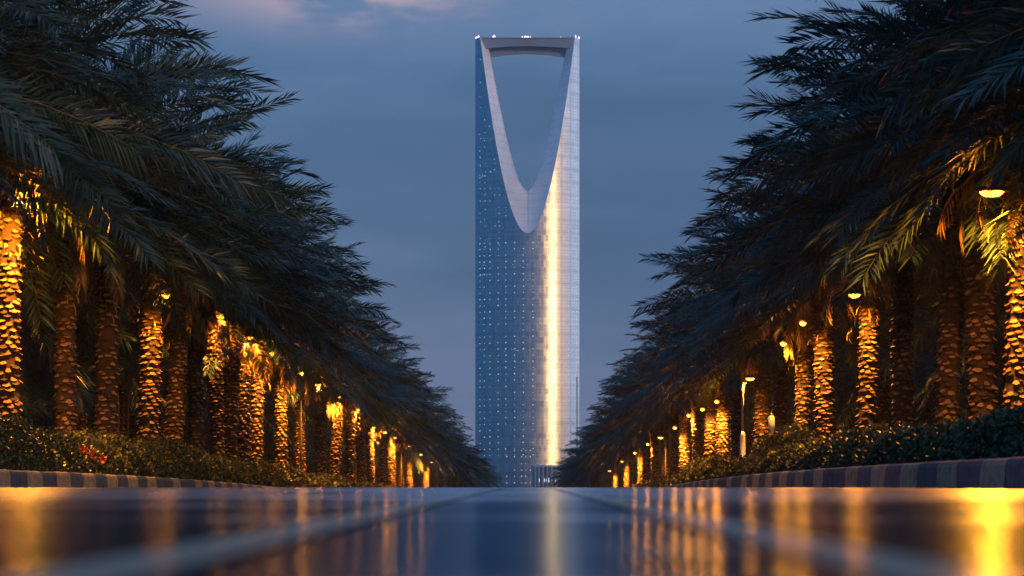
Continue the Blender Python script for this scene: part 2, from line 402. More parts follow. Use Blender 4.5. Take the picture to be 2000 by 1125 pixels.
# ------------------------------------------------------------------ the tower
DT = 1170.0; TX = -0.5; TA = 102.5 * DT / F; TB = TA * 0.40
TZ0 = G(DT) - 0.2
def zpx(py, depth): return (VY - py) * depth / F + HC
def yfront(x): return -TB * math.sqrt(max(0.0, 1 - (x / TA) ** 2))
def offA(h): return math.sqrt(max(0, h * (21.3 + 0.0035 * h)))
def offB(h): return math.sqrt(max(0, h * (13.5 + 0.026 * h)))
def ptA(s):
    h = s * 378; o = offA(h); y = -8
    for _ in range(12):
        x = min(o * (DT + y) / F, TA * 0.999); y = yfront(x)
    return x, y, zpx(455 - h, DT + y)
def ptB(s):
    h = s * 294; return offB(h) * DT / F, 0.0, zpx(371 - h, DT)
ZTOP = zpx(77, DT)
ss = np.linspace(0, 1, 61) ** 1.7
Apts = [ptA(s) for s in ss]; Bpts = [ptB(s) for s in ss]
k_ = ZTOP - Apts[-1][2]
Apts = [(x, y, z + k_ * s) for (x, y, z), s in zip(Apts, ss)]
Bpts = [(x, y, z + (ZTOP - Bpts[-1][2]) * s) for (x, y, z), s in zip(Bpts, ss)]
tower = empty('skyscraper', (TX, DT, TZ0)); tower.scale = (1, 1, 1)
tag(tower, 'very tall curved glass skyscraper with a pointed open arch at its top', 'skyscraper')
def towv(l): return [(x, y, z - TZ0) for x, y, z in l]
def facade(sign):
    rows = [(0.0, z) for z in np.linspace(TZ0 - 2, Apts[0][2], 58)[:-1]] + [(a[0], a[2]) for a in Apts]
    V, UV, Q = [], [], []
    nc = 29
    for side in (-1, 1):
        o = len(V)
        for xa, z in rows:
            t0 = math.asin(min(1, xa / TA))
            for c in range(nc):
                t = t0 + (math.pi / 2 - t0) * c / (nc - 1)
                x, y = TA * math.sin(t), TB * math.cos(t)
                V.append((side * x, -sign * y if sign > 0 else y, z))
                # arc length along the ellipse (numerical, coarse)
                UV.append((side * arc(t), z))
        for r in range(len(rows) - 1):
            for c in range(nc - 1):
                q = (o + r * nc + c, o + r * nc + c + 1, o + (r + 1) * nc + c + 1, o + (r + 1) * nc + c)
                if side * sign < 0: q = q[::-1]
                Q.append(q)
    me = quad_mesh('facade', towv(V), Q, M['glass'], uv=UV, smooth=True)
    return linkm('facade', me, tower)
_tt = np.linspace(0, math.pi / 2, 400)
_al = np.concatenate([[0], np.cumsum(np.hypot(TA * np.cos(_tt[1:]), TB * np.sin(_tt[1:])) * (_tt[1] - _tt[0]))])
def arc(t): return float(np.interp(t, _tt, _al))
facade(1); facade(-1)
def reveal():
    V, Q = [], []; m = 18
    for side in (-1, 1):
        o = len(V)
        zB0 = zpx(371, DT)
        for a in Apts:                          # level sections: front edge, ridge or inner edge at mid depth, back edge
            py = VY - (a[2] - HC) * F / DT
            xb_ = min(offB(max(0, 371 - py)) * DT / F, a[0] * 0.99)
            q_ = min(1.0, max(0.0, (a[2] - Apts[0][2]) / (zB0 - Apts[0][2]))); yr = -(TB - 0.2) * (1 - q_) ** 1.25
            ex = 1.0 + 1.2 * max(0.0, 1 - xb_ / 5.0)
            for j in range(m):
                k = 1 if j < m // 2 else -1; u = 1 - j / (m // 2 - 1) if k > 0 else (j - m // 2) / (m // 2 - 1)
                V.append((side * (xb_ + (a[0] - xb_) * u), k * (yr + (a[1] - yr) * u ** ex), a[2]))
        for r in range(len(Apts) - 1):
            for j in range(m - 1):
                q = (o + r * m + j, o + r * m + j + 1, o + (r + 1) * m + j + 1, o + (r + 1) * m + j)
                if side > 0: q = q[::-1]
                Q.append(q)
    o = linkm('arch_reveal', quad_mesh('arch_reveal', towv(V), Q, M['reveal'], smooth=True), tower)
reveal()
# roof caps of the two horns
mb = MB()
xa, ya = Apts[-1][0], Apts[-1][1]; xb = Bpts[-1][0]
for side in (-1, 1):
    ts = np.linspace(math.asin(xa / TA), math.pi / 2, 8)
    pts = [(TA * math.sin(t), -TB * math.cos(t)) for t in ts] + [(TA * math.sin(t), TB * math.cos(t)) for t in ts[::-1][1:]] + [(xb, 0)]
    v = [(side * x, y, ZTOP - TZ0 - 0.15) for x, y in pts]
    mb = MB(); mb.add(v, [tuple(range(len(v)))]); mb.build('roof', M['bridge'], tower)
# sky bridge: two arched beams with a dark recess between them
def beam(name, ytop, ybot, xt, xbm, zc, ze, m, thick, ztop=ZTOP):
    mb = MB(); n = 25; V = []
    for i in range(n):
        u = -1 + 2 * i / (n - 1)
        zb = zc + (ze - zc) * u * u
        V += [(u * xt, ytop, ztop - TZ0), (u * xbm, ybot, zb - TZ0), (u * xbm, ybot + thick, zb - TZ0), (u * xt, ytop + thick, ztop - TZ0)]
    f = []
    for i in range(n - 1):
        a = i * 4; b = a + 4
        for j in range(4): f.append((a + j, a + (j + 1) % 4, b + (j + 1) % 4, b + j))
    f += [(0, 1, 2, 3), tuple((n - 1) * 4 + j for j in (3, 2, 1, 0))]
    mb.add(V, f); return mb.build(name, m, tower)
mpx = DT / F
beam('bridge_beam', ya + 0.2, -3.6, xa - 0.2, 80.5 * mpx, zpx(90, DT - 3.6), zpx(94.5, DT - 3.6), M['bridge'], 1.2)
beam('bridge_beam', 6.0, 6.0, 79 * mpx, 76 * mpx, zpx(105, DT + 6), zpx(112.5, DT + 6), M['bridge'], 1.2, ztop=ZTOP - 1)
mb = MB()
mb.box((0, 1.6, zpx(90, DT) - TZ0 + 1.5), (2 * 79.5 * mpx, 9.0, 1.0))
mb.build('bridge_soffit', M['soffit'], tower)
mb = MB(); mb.box((0, 0.0, ZTOP - TZ0 - 0.45), (2 * 79 * mpx, 13.0, 0.5)); mb.build('bridge_roof', M['bridge'], tower)
# small warm lights and masts standing on the roof line
rr = random.Random(3)
def roof_light(px, s, h, parent=tower, y=-3.0):
    mb = MB(); x = (px - VX) * DT / F - TX
    mb.lathe([(0.35 * s, 0), (0.5 * s, 0.25 * h), (0.42 * s, 0.7 * h), (0.12 * s, h)], (x, y, ZTOP - TZ0), 8)
    mb.build('roof_light', M['beacon'], tower)
for px, s, h in ((930.5, 1.3, 1.6), (935, 0.8, 2.0), (965, 1.8, 2.0), (1020, 1.0, 1.3), (1026, 1.9, 1.5), (1031, 1.8, 1.4), (1036, 0.8, 1.2), (1095, 0.6, 1.0), (1124, 0.8, 2.0), (1130.5, 1.2, 1.6)):
    roof_light(px, s, h, y=(-1.0 if px in (930.5, 1130.5) else -3.0))
for px in (1016, 1040, 1065, 1070, 1075):
    mb = MB(); x = (px - VX) * DT / F - TX
    mb.tube([(x, -2, ZTOP - TZ0 - 0.3), (x, -2, ZTOP - TZ0 + rr.uniform(0.7, 1.4))], 0.18, 6)
    mb.build('roof_post', M['housing'], tower)
# lit windows: small bright dots in vertical files, one per floor
spots = []
rw = random.Random(11)
cols = [937.6, 946, 957, 973, 988, 1005, 1022, 1041]
for ci, cx in enumerate(cols):
    for r in range(38):
        y = 473.5 + r * 12.2 + (abs(cx - 1032) / 100) ** 2 * 2.5
        if y > 900: break
        if rw.random() < (0.80 if ci != 6 else 0.7):
            spots.append((cx + rw.uniform(-0.4, 0.4), y, rw.uniform(0.6, 1.15)))
for cx in (990, 1005, 1019, 1027, 1036): 
    for y in (880, 892, 905.5, 918, 930, 943):
        if rw.random() < 0.85: spots.append((cx, y, rw.uniform(0.7, 1.1)))
for r in range(31):        # above: only near the left edge
    y = 112 + r * 12.2
    lim = 1030.5 - offA(max(0, 455 - y)) - 5
    for cx, p in ((937.6, 0.6), (947, 0.75), (957, 0.3), (966, 0.3), (975, 0.5), (988, 0.45)):
        if cx < lim and rw.random() < p: spots.append((cx + rw.uniform(-1, 1), y + rw.choice((0, 0, 0, 4)), rw.uniform(0.5, 1.0)))
for r in range(32):
    y = 560 + r * 12.2
    for cx, p in ((1110, 0.35), (1119, 0.2), (1127, 0.6)):
        if y < 800 and rw.random() < p: spots.append((cx, y, rw.uniform(0.5, 0.8)))
for q in range(26): spots.append((rw.uniform(935, 1045), rw.choice((519, 537, 683)) + rw.uniform(-3, 3), 0.5))
for q in range(14): spots.append((rw.uniform(935, 970), rw.choice((270, 343, 378)) + rw.uniform(-3, 3), 0.5))
def win_geo(mb, cx, y, s):
    off = (cx - 1030.5); yy = -14
    for _ in range(8):
        x = off * (DT + yy) / F; yy = yfront(x)
    if abs(x) > TA * 0.985: return
    z = zpx(y, DT + yy) - TZ0
    t = math.asin(x / TA); nx, ny = math.sin(t) / TA, -math.cos(t) / TB
    l_ = math.hypot(nx, ny); nx /= l_; ny /= l_; tx, ty = -ny, nx
    w, h, d = 0.27 * s, 0.27 * s, 0.05
    v = []
    for dd in (-0.06, d):
        for a, b_ in ((-w, -h), (w, -h), (w, h), (-w, h)): v.append((x + tx * a + nx * dd, yy + ty * a + ny * dd, z + b_))
    mb.add(v, [(3, 2, 1, 0), (4, 5, 6, 7), (0, 1, 5, 4), (1, 2, 6, 5), (2, 3, 7, 6), (3, 0, 4, 7)])
spots.sort(key=lambda q: -q[2])
for q in spots[:100]:
    mb = MB(); win_geo(mb, *q)
    if mb.n: mb.build('lit_window', M['window'], tower)
mb = MB()
for q in spots[100:]: win_geo(mb, *q)
o = mb.build('lit_window', M['window'], tower); o['kind'] = 'stuff'
# entrance block with its bright roof edge in front of the right half
def curved_block(name, x0, x1, z0, z1, bulge, m, y0=-TB - 2, dep=14):
    mb = MB(); n = 15; v = []
    for i in range(n):
        u = i / (n - 1); x = x0 + (x1 - x0) * u; y = y0 - bulge * (1 - (2 * u - 1) ** 2)
        v += [(x, y, z0), (x, y, z1)]
    v += [(x1, y0 + dep, z0), (x1, y0 + dep, z1), (x0, y0 + dep, z0), (x0, y0 + dep, z1)]
    k = n + 2
    f = [(2 * i, 2 * ((i + 1) % k), 2 * ((i + 1) % k) + 1, 2 * i + 1) for i in range(k)]
    f += [tuple(2 * i + 1 for i in range(k)), tuple(2 * i for i in range(k))[::-1]]
    mb.add(v, f); return mb.build(name, m, tower)
def X_(px): return (px - 1030.5) * DT / F
zt = lambda py: zpx(py, DT - 22) - TZ0
pod = curved_block('entrance_hall', X_(1043), X_(1108), 0, zt(912), 5, M['podglass'])
rf = curved_block('hall_roof', X_(1039.5), X_(1110), zt(912), zt(908.5), 5.6, M['white'], y0=-TB - 3.0, dep=16)
mb = MB()
for px in (1045, 1052, 1060, 1068, 1076, 1084, 1092, 1100):
    x = X_(px); mb = MB(); mb.tube([(x, -TB - 8.5, 0), (x, -TB - 8.5, zt(912))], 0.5, 8); mb.build('column', M['concrete'], tower)
for px, s in ((1053, 0.8), (1063, 0.9), (1071, 1.0), (1084, 0.8), (1066, 0.5)):
    mb = MB(); mb.box((X_(px), -TB - 9.2, zt(938)), (0.7 * s, 0.3, 2.6 * s)); mb.build('entrance_light', M['window'], tower)
# slender lattice mast standing just right of the tower
mast = empty('lattice_mast', ((1127 - VX) * 900 / F, 900, G(900)))
tag(mast, 'thin dark lattice mast rising before the right edge of the skyscraper', 'mast')
mb = MB(); mh = zpx(735, 900) - G(900)
for sx, sy in ((-1, -1), (1, -1), (0, 1)): mb.tube([(sx * 0.42, sy * 0.42, 0), (sx * 0.3, sy * 0.3, mh)], 0.07, 5)
for i in range(int(mh / 1.2)):
    z = i * 1.2; w = 0.42 - 0.12 * z / mh
    mb.tube([(-w, -w, z), (w, -w, z + 1.2)], 0.04, 4); mb.tube([(w, -w, z), (0, w, z + 1.2)], 0.04, 4); mb.tube([(0, w, z), (-w, -w, z + 1.2)], 0.04, 4)
mb.build('lattice', M['housing'], mast)
for z, a in ((0.93, 0.3), (0.97, -0.4), (0.88, 0.1)): mb = MB(); mb.box((a, -0.35, mh * z), (0.35, 0.25, 1.8)); mb.build('antenna', M['pole'], mast)
mb = MB(); mb.tube([(0, 0, mh - 0.2), (0, 0, mh + 3)], 0.05, 5); mb.build('spike', M['housing'], mast)

# ------------------------------------------------------------------ palms
def nrm(a): return a / np.maximum(np.linalg.norm(a, axis=-1, keepdims=True), 1e-9)
def frond(rng, L, e0, az, base, droop, n, lw, ll, roll=0.0, vang=0.35, sag=0.12, power=1.4, stem=0.028):
    K = 24; tt = np.linspace(0, 1, K)
    e = e0 - droop * tt ** power
    h = np.array([math.cos(az), math.sin(az), 0.0])
    bend = rng.uniform(-0.25, 0.25); azt = az + bend * tt ** 1.5
    hd = np.stack([np.cos(azt), np.sin(azt), 0 * azt], 1)
    D = hd * np.cos(e)[:, None] + np.array([0, 0, 1.0]) * np.sin(e)[:, None]
    P = np.array(base) + np.concatenate([[[0, 0, 0]], np.cumsum((D[1:] + D[:-1]) / 2 * L / (K - 1), 0)])
    S = nrm(np.cross(hd, [0, 0, 1.0])); Nn = np.cross(S, D)
    c, s_ = math.cos(roll), math.sin(roll)
    S, Nn = S * c + Nn * s_, Nn * c - S * s_
    V, Q = [], []; nv = 0
    for sg in (-1, 1):
        t = np.linspace(0.13, 1.0, n) + rng.uniform(-0.004, 0.004, n); t = np.clip(t, 0, 1)
        ip = lambda A: np.stack([np.interp(t, tt, A[:, k]) for k in range(3)], 1)
        p, d, s, nn = ip(P), nrm(ip(D)), nrm(ip(S)), nrm(ip(Nn))
        a = np.radians(np.interp(t, [0.1, 0.5, 1], [66, 54, 34])) + rng.normal(0, 0.09, n)
        v = vang + rng.normal(0, 0.17, n)
        ld = d * np.cos(a)[:, None] + (s * (sg * np.cos(v))[:, None] + nn * np.sin(v)[:, None]) * np.sin(a)[:, None]
        ln = ll * np.interp(t, [0.1, 0.2, 0.45, 0.8, 1], [0.45, 0.85, 1.0, 0.85, 0.68]) * rng.uniform(0.88, 1.1, n)
        wv = nrm(np.cross(ld, nn + rng.normal(0, 0.35, (n, 3))))
        mid = p + ld * (ln * 0.38)[:, None]
        tip = p + ld * ln[:, None] + np.array([0, 0, -1.0]) * (sag * ln)[:, None]
        hw = lw / 2 * rng.uniform(0.8, 1.2, n)
        vv = np.stack([p, mid + wv * hw[:, None], tip, mid - wv * hw[:, None]], 1).reshape(-1, 3)
        V.append(vv); Q.append(np.arange(4 * n).reshape(n, 4) + nv); nv += 4 * n
    # stem
    ks = list(range(0, K, 3)) + [K - 1]; sv = []
    for i in ks:
        r = stem * (1.15 - 0.95 * i / (K - 1))
        sv += [P[i] - S[i] * r, P[i] + Nn[i] * r * 0.6, P[i] + S[i] * r, P[i] - Nn[i] * r * 0.6]
    sq = [(4 * i + j + nv, 4 * i + (j + 1) % 4 + nv, 4 * i + 4 + (j + 1) % 4 + nv, 4 * i + 4 + j + nv) for i in range(len(ks) - 1) for j in range(4)]
    V.append(np.array(sv)); nq = sum(len(q) for q in Q); Q.append(np.array(sq))
    return np.concatenate(V), np.concatenate(Q), [0] * nq + [1] * len(sq)
def collect(fr):
    V, Q, MI, n = [], [], [], 0
    for v, q, mi in fr:
        V.append(v); Q.append(q + n); MI += mi; n += len(v)
    return np.concatenate(V), np.concatenate(Q), MI
def crown_mesh(seed, nf=72, L=4.9, n=70, lw=0.047, ll=0.72, emin=-16, emax=86):
    rng = np.random.default_rng(seed); fr = []
    for i in range(nf):
        u = (i + 0.5) / nf
        e0 = math.radians(emax - (emax - emin) * u ** 0.95 + rng.normal(0, 4))
        az = i * 2.39996 + rng.normal(0, 0.12)
        l = L * (0.72 + 0.30 * min(1, u * 2.2)) * rng.uniform(0.9, 1.07)
        dr = math.radians(np.interp(u, [0, 0.4, 1], [38, 52, 26]) + rng.normal(0, 7))
        if u > 0.8: l *= 0.88
        b = (0.20 * math.cos(az), 0.20 * math.sin(az), 0.35 - 0.75 * u)
        fr.append(frond(rng, l, e0, az, b, dr, n, lw, ll, roll=rng.normal(0, 0.6), vang=0.20, sag=0.05 + 0.12 * u))
    V, Q, MI = collect(fr)
    return quad_mesh('crown', V, Q, [M['leaf'], M['rachis']], mi=MI)
def dead_mesh(seed, nf=9, curl=110):
    rng = np.random.default_rng(seed); fr = []
    for i in range(nf):
        az = rng.uniform(0, 6.283)
        fr.append(frond(rng, rng.uniform(0.9, 1.9), math.radians(rng.uniform(-35, 20)), az, (0.28 * math.cos(az), 0.28 * math.sin(az), rng.uniform(-1.0, -0.3)), math.radians(rng.uniform(50, 95)), 22, 0.035, 0.34, roll=rng.normal(0, 0.5), vang=-0.5, sag=0.5, power=0.8, stem=0.022))
    V, Q, MI = collect(fr); n = len(V)
    # ragged fibres and flower stalks curling out under the crown
    ev, eq = [], []
    for i in range(curl):
        az = rng.uniform(0, 6.283); r0 = 0.30; z = -2.3 * rng.random() ** 1.5 - 0.05; l = rng.uniform(0.2, 0.75)
        p = np.array([r0 * math.cos(az), r0 * math.sin(az), z]); el = rng.uniform(-0.3, 1.3); w = rng.uniform(0.010, 0.030)
        for k in range(5):
            d = np.array([math.cos(az) * math.cos(el), math.sin(az) * math.cos(el), math.sin(el)]); sd_ = np.array([-math.sin(az), math.cos(az), 0])
            q = p + d * l / 5
            b = len(ev); ev += [p - sd_ * w, p + sd_ * w, q + sd_ * w * 0.85, q - sd_ * w * 0.85]; eq.append((b + n, b + 1 + n, b + 2 + n, b + 3 + n))
            p = q; el -= rng.uniform(0.2, 0.7); az += rng.uniform(-0.3, 0.3); w *= 0.85
    V = np.concatenate([V, np.array(ev)]); Q = np.concatenate([Q, np.array(eq)]); MI = MI + [0] * len(eq)
    return quad_mesh('dead_fronds', V, Q, [M['deadleaf'], M['rachis']], mi=MI)
def trunk_mesh(seed, H=6.3, r0=0.25, nb=9):
    rng = np.random.default_rng(seed); V, Q = [], []; n = 0; MI = []
    dzr = 0.108; rows = int(H / dzr)
    lean = rng.uniform(-0.02, 0.02, 2)
    def cen(z): return np.array([lean[0] * z + 0.03 * math.sin(z * 0.9 + seed), lean[1] * z + 0.03 * math.cos(z * 0.7 + seed), 0])
    # core
    seg, rz = 16, 30
    for j in range(rz):
        z = -0.4 + (H + 0.4) * j / (rz - 1)
        for k in range(seg):
            a = 2 * math.pi * k / seg; V.append(cen(z) + [r0 * math.cos(a), r0 * math.sin(a), z])
    for j in range(rz - 1):
        for k in range(seg): Q.append((j * seg + k, j * seg + (k + 1) % seg, (j + 1) * seg + (k + 1) % seg, (j + 1) * seg + k)); MI.append(1)
    n = len(V)
    for r in range(rows):
        zb = -0.1 + r * dzr
        up = max(0, (zb - (H - 1.3)) / 1.3)
        for k in range(nb):
            if rng.random() < 0.09: continue
            a = 2 * math.pi * (k + 0.5 * (r % 2) + 0.17 * r) / nb + rng.normal(0, 0.05)
            z = zb + rng.normal(0, 0.026) + 0.5 * dzr * k / nb
            w = 2 * math.pi * r0 / nb * rng.uniform(0.75, 1.25) * (1 - 0.35 * up)
            lp = rng.uniform(0.035, 0.10) + 0.14 * up * rng.random()
            hh = rng.uniform(0.055, 0.105) + 0.25 * up * rng.random()
            er = np.array([math.cos(a), math.sin(a), 0]); et = np.array([-math.sin(a), math.cos(a), 0]); ez = np.array([0, 0, 1.0]); c = cen(z)
            P = lambda rad, t, zz: c + er * (r0 + rad) + et * t + ez * zz
            V += [P(-0.01, -w * 0.42, z - 0.012), P(0.0, 0, z - 0.055), P(-0.01, w * 0.42, z - 0.012),
                  P(lp * 0.62, w * 0.50, z + 0.022), P(lp, rng.normal(0, 0.012), z - 0.004), P(lp * 0.62, -w * 0.50, z + 0.022),
                  P(-0.012, w * 0.20, z + hh), P(-0.012, -w * 0.20, z + hh)]
            Q += [(n, n + 1, n + 4, n + 5), (n + 1, n + 2, n + 3, n + 4), (n + 5, n + 4, n + 6, n + 7), (n + 4, n + 3, n + 6, n + 6)]; bm = 0 if rng.random() < 0.72 else 1; MI += [1, 1, bm, bm]
            n += 8
    V = np.array(V)
    Q = [q if q[2] != q[3] else (q[0], q[1], q[2], n0) for q, n0 in zip(Q, [q[2] for q in Q])]
    # degenerate quads become slim quads
    Qa = np.array(Q); bad = Qa[:, 2] == Qa[:, 3]
    me = bpy.data.meshes.new('trunk')
    me.from_pydata(V.tolist(), [], [tuple(int(i) for i in (q[:3] if b_ else q)) for q, b_ in zip(Qa, bad)])
    me.materials.append(M['boot']); me.materials.append(M['fibre'])
    me.polygons.foreach_set('material_index', MI); me.update()
    return me
TH = 6.3
crowns = [crown_mesh(s, L=5.1) for s in (1, 2, 3, 4, 5, 6)]
crowns_low = [crown_mesh(s, nf=60, n=48, lw=0.065, ll=0.68, L=4.9, emin=-34) for s in (21, 22, 23)]
deads = [dead_mesh(s) for s in (31, 32, 33, 34)]
trunks = [trunk_mesh(s) for s in (41, 42, 43, 44)]
prng = random.Random(77)
tree_n = 0
def palm(x, y, label, group, low=False, dead=True, sc=1.0, h=1.0, rz=None, csc=1.0):
    global tree_n
    root = empty('date_palm', (x, y, G(y) + BED), prng.uniform(0, 6.283) if rz is None else rz)
    root.scale = (sc, sc, sc)
    tag(root, label, 'palm tree', group)
    i = tree_n; tree_n += 1
    t = linkm('trunk', trunks[prng.randrange(4)], root); ts = prng.uniform(0.88, 1.1); t.scale = (ts, ts, h)
    cm = crowns_low[i % 3] if low else crowns[prng.randrange(6)]
    c = linkm('crown', cm, root, (0, 0, TH * h + 0.15)); c.rotation_euler = (prng.uniform(-0.06, 0.06), prng.uniform(-0.06, 0.06), prng.uniform(0, 6.28)); c.scale = (csc,) * 3
    if dead:
        d = linkm('dead_fronds', deads[prng.randrange(4)], root, (0, 0, TH * h + 0.1)); d.rotation_euler = (0, 0, prng.uniform(0, 6.28))
    return root
ORD = ['first', 'second', 'third', 'fourth', 'fifth', 'sixth', 'seventh', 'eighth', 'ninth', 'tenth', 'eleventh', 'twelfth', 'thirteenth', 'fourteenth', 'fifteenth', 'sixteenth']
# trunks read off the photograph: (x pixel, lamp-lit?)
LT = [(18, 1), (130, 0), (205, 0), (290, 1), (340, 0), (385, 1), (425, 0), (448, 1), (476, 0), (500, 1), (550, 1), (588, 0), (628, 1), (655, 1), (682, 0), (707, 1), (725, 0), (748, 1), (766, 1), (784, 0), (800, 1), (818, 0), (832, 1), (848, 0), (862, 0), (876, 0), (888, 0), (899, 0), (909, 0), (918, 0), (926, 0), (934, 0), (940, 0)]
RT = [(1988, 1), (1922, 0), (1852, 1), (1765, 0), (1692, 1), (1612, 1), (1565, 1), (1520, 1), (1484, 1), (1440, 0), (1412, 1), (1386, 1), (1360, 0), (1336, 1), (1316, 1), (1300, 0), (1280, 0), (1263, 1), (1250, 1), (1237, 0), (1224, 1), (1212, 0), (1202, 1), (1190, 0), (1178, 0), (1168, 0), (1158, 0), (1149, 0), (1140, 0), (1132, 0), (1125, 0), (1119, 0), (1114, 0)]
LLAT, RLAT = 10.4, 8.95
lit_word = {1: 'golden lamp-lit', 0: 'dark unlit'}
def front_row(data, lat, side, sgn, csc):
    vis = [d for d in data]
    for i, (px, lit) in enumerate(vis):
        L = lat + (0.0 if lit else (0.25 if i % 2 else -0.1))
        y = F * L / abs(px - VX)
        if i < 16:
            lab = 'date palm with %s trunk, %s trunk from the %s edge of the photo' % (lit_word[lit], ORD[i], side)
            grp = 'date palms lining the %s side of the road' % side
        else:
            lab = 'small distant date palm near the far end of the %s roadside row' % side
            grp = 'distant date palms at the far end of the %s row' % side
        palm(sgn * L, y, lab, grp, dead=(y < 170), csc=csc * prng.uniform(0.94, 1.06) * (1 - (0.10 if sgn < 0 else 0.13) * min(1, max(0, (y - 45) / 40)) * (1 if y < 150 else 0.4)), low=y > 150)
    # palms whose trunks stand outside the frame while their crowns reach in
    for y in ((23.5, 28, 32.8) if sgn < 0 else (21.5, 25.5, 29.6)):
        palm(sgn * (lat + 0.2), y, 'near date palm whose crown fills the upper %s corner above the frame edge' % side, 'nearest date palms at the %s corner' % side, csc=csc)
front_row(LT, LLAT, 'left', -1, 1.0)
front_row(RT, RLAT, 'right', 1, 0.95)
for side, sgn, lat in (('left', -1, LLAT), ('right', 1, RLAT)):
    y = 26.0; i = 0
    while y < 330:        # second row
        palm(sgn * (lat + 5.2 + prng.uniform(-0.5, 0.5)), y, 'shadowed date palm in the second row behind the %s roadside palms' % side,
             'second row palms on the %s' % side, low=True, dead=False, csc=prng.uniform(0.95, 1.1), h=prng.uniform(0.9, 1.08))
        y += prng.uniform(5.2, 6.6) * (1 + y / 400); i += 1
    y = 30.0
    while y < 260:        # young palms with fronds down to the ground close the view below the crowns
        palm(sgn * (lat + 9.5 + prng.uniform(-0.8, 0.8)), y, 'low young date palm with fronds hanging to the ground far behind the %s row' % side,
             'young palms behind the %s rows' % side, low=True, dead=False, h=prng.uniform(0.16, 0.34), csc=prng.uniform(0.85, 1.05))
        y += prng.uniform(4.0, 5.2) * (1 + y / 300)
    y = 34.0
    while y < 300:        # third tall row
        palm(sgn * (lat + 12.5 + prng.uniform(-1, 1)), y, 'tall shadowed date palm in the rear row on the %s' % side,
             'rear row palms on the %s' % side, low=True, dead=False, csc=1.1, h=prng.uniform(0.85, 1.0))
        y += prng.uniform(6.5, 8.5) * (1 + y / 300)

# ------------------------------------------------------------------ street lamps
def lamp(px, py, L, label, side, power=260, rev=False, bh=0.8, dy=0.35, group=True, arm=None, k=1.0):
    sgn = -1 if side == 'left' else 1
    off = abs(px - VX)
    out = [abs(q[0] - VX) for q in (LT if sgn < 0 else RT) if abs(q[0] - VX) > off + 5]
    if arm is None and out and L != 10.4:       # the pole stands behind the next palm trunk, the head hangs in front of it
        to = min(out); dt = F * (LLAT if sgn < 0 else RLAT) / to
        L = (dt - 1.2) * off / F; arm = to * (dt + 0.7) / F - L; dy = 1.9
    d = F * L / off; hz = (VY - py) * d / F + HC
    x = sgn * L
    if d < 40: k = 1.35
    if any(w in label for w in ('hidden', 'tiny', 'among')): k = 0.6
    label = label.replace('street lamp hidden in fronds', 'small street lamp in the fronds')
    arm = arm if arm is not None else (0.85 if not rev else -0.45)
    px_, py_ = x + sgn * arm, d + dy
    zb = G(py_) + BED; H = hz - zb; pm = M['pole'] if bh > 1 else M['pole_dark']
    root = empty('street_lamp', (px_, py_, zb))
    tag(root, label, 'street lamp', 'sodium street lamps among the palms')
    mb = MB(); mb.lathe([(0.16, 0), (0.16, 0.04), (0.105, 0.06), (0.105, bh - 0.17), (0.09, bh - 0.10), (0.05, bh)], seg=14); mb.build('base', pm, root, True)
    mb = MB(); mb.tube([(0, 0, bh - 0.1), (0, 0, H - 0.5), (0, 0, H - 0.1)], [0.05, 0.04, 0.035], 10); mb.build('pole', pm, root, True)
    hx, hy = x - px_, d - py_
    mb = MB(); mb.tube([(0, 0, H - 0.6), (hx * 0.25, hy * 0.25, H - 0.18), (hx * 0.6, hy * 0.6, H + 0.02), (hx * 0.95, hy * 0.95, H + 0.06)], [0.03, 0.028, 0.025, 0.025], 8)
    mb.tube([(0, 0, H - 0.6), (-hx * 0.3, -hy * 0.3, H - 0.25)], [0.028, 0.02], 8); mb.build('arm', pm, root, True)
    mb = MB(); mb.lathe([(0.165, 0.0), (0.195, 0.02), (0.18, 0.05), (0.11, 0.09), (0.03, 0.105)], (hx, hy, H + 0.02), 20, sx=1.15 * k, sy=0.8 * k)
    hd = mb.build('lamp_head', M['housing'], root, True)
    mb = MB(); mb.lathe([(0.02, -0.085), (0.09, -0.07), (0.13, -0.03), (0.145, 0.0)], (hx, hy, H + 0.018), 20, sx=1.1 * k, sy=0.78 * k); mb.build('lens', M['lens'], hd, True)
    ld = bpy.data.lights.new('lamp_light', 'SPOT'); ld.spot_size = math.radians(148 if d < 75 else 162); ld.spot_blend = 0.6; ld.energy = power * (9.5 + 14.0 * min(1, max(0, (d - 45) / 60))); ld.color = (1.0, 0.34, 0.03); ld.shadow_soft_size = 0.12
    lo = bpy.data.objects.new('lamp_light', ld); COL.objects.link(lo); lo.parent = root; lo.location = (hx, hy, H - 0.10)
    ld = bpy.data.lights.new('side_light', 'SPOT'); ld.spot_size = math.radians(173); ld.spot_blend = 0.15; ld.energy = power * (8.0 if d < 40 else 1.6); ld.color = (1.0, 0.31, 0.015); ld.shadow_soft_size = 0.15
    lo = bpy.data.objects.new('side_light', ld); COL.objects.link(lo); lo.parent = root; lo.location = (hx, hy, H - 0.11)
    ld = bpy.data.lights.new('lens_glow', 'POINT'); ld.energy = power * (0.35 if d < 65 else 0.7); ld.color = (1.0, 0.30, 0.02); ld.shadow_soft_size = 0.15
    lo = bpy.data.objects.new('lens_glow', ld); COL.objects.link(lo); lo.parent = root; lo.location = (hx * 1.05, hy * 1.05, H + 0.02)
    return root
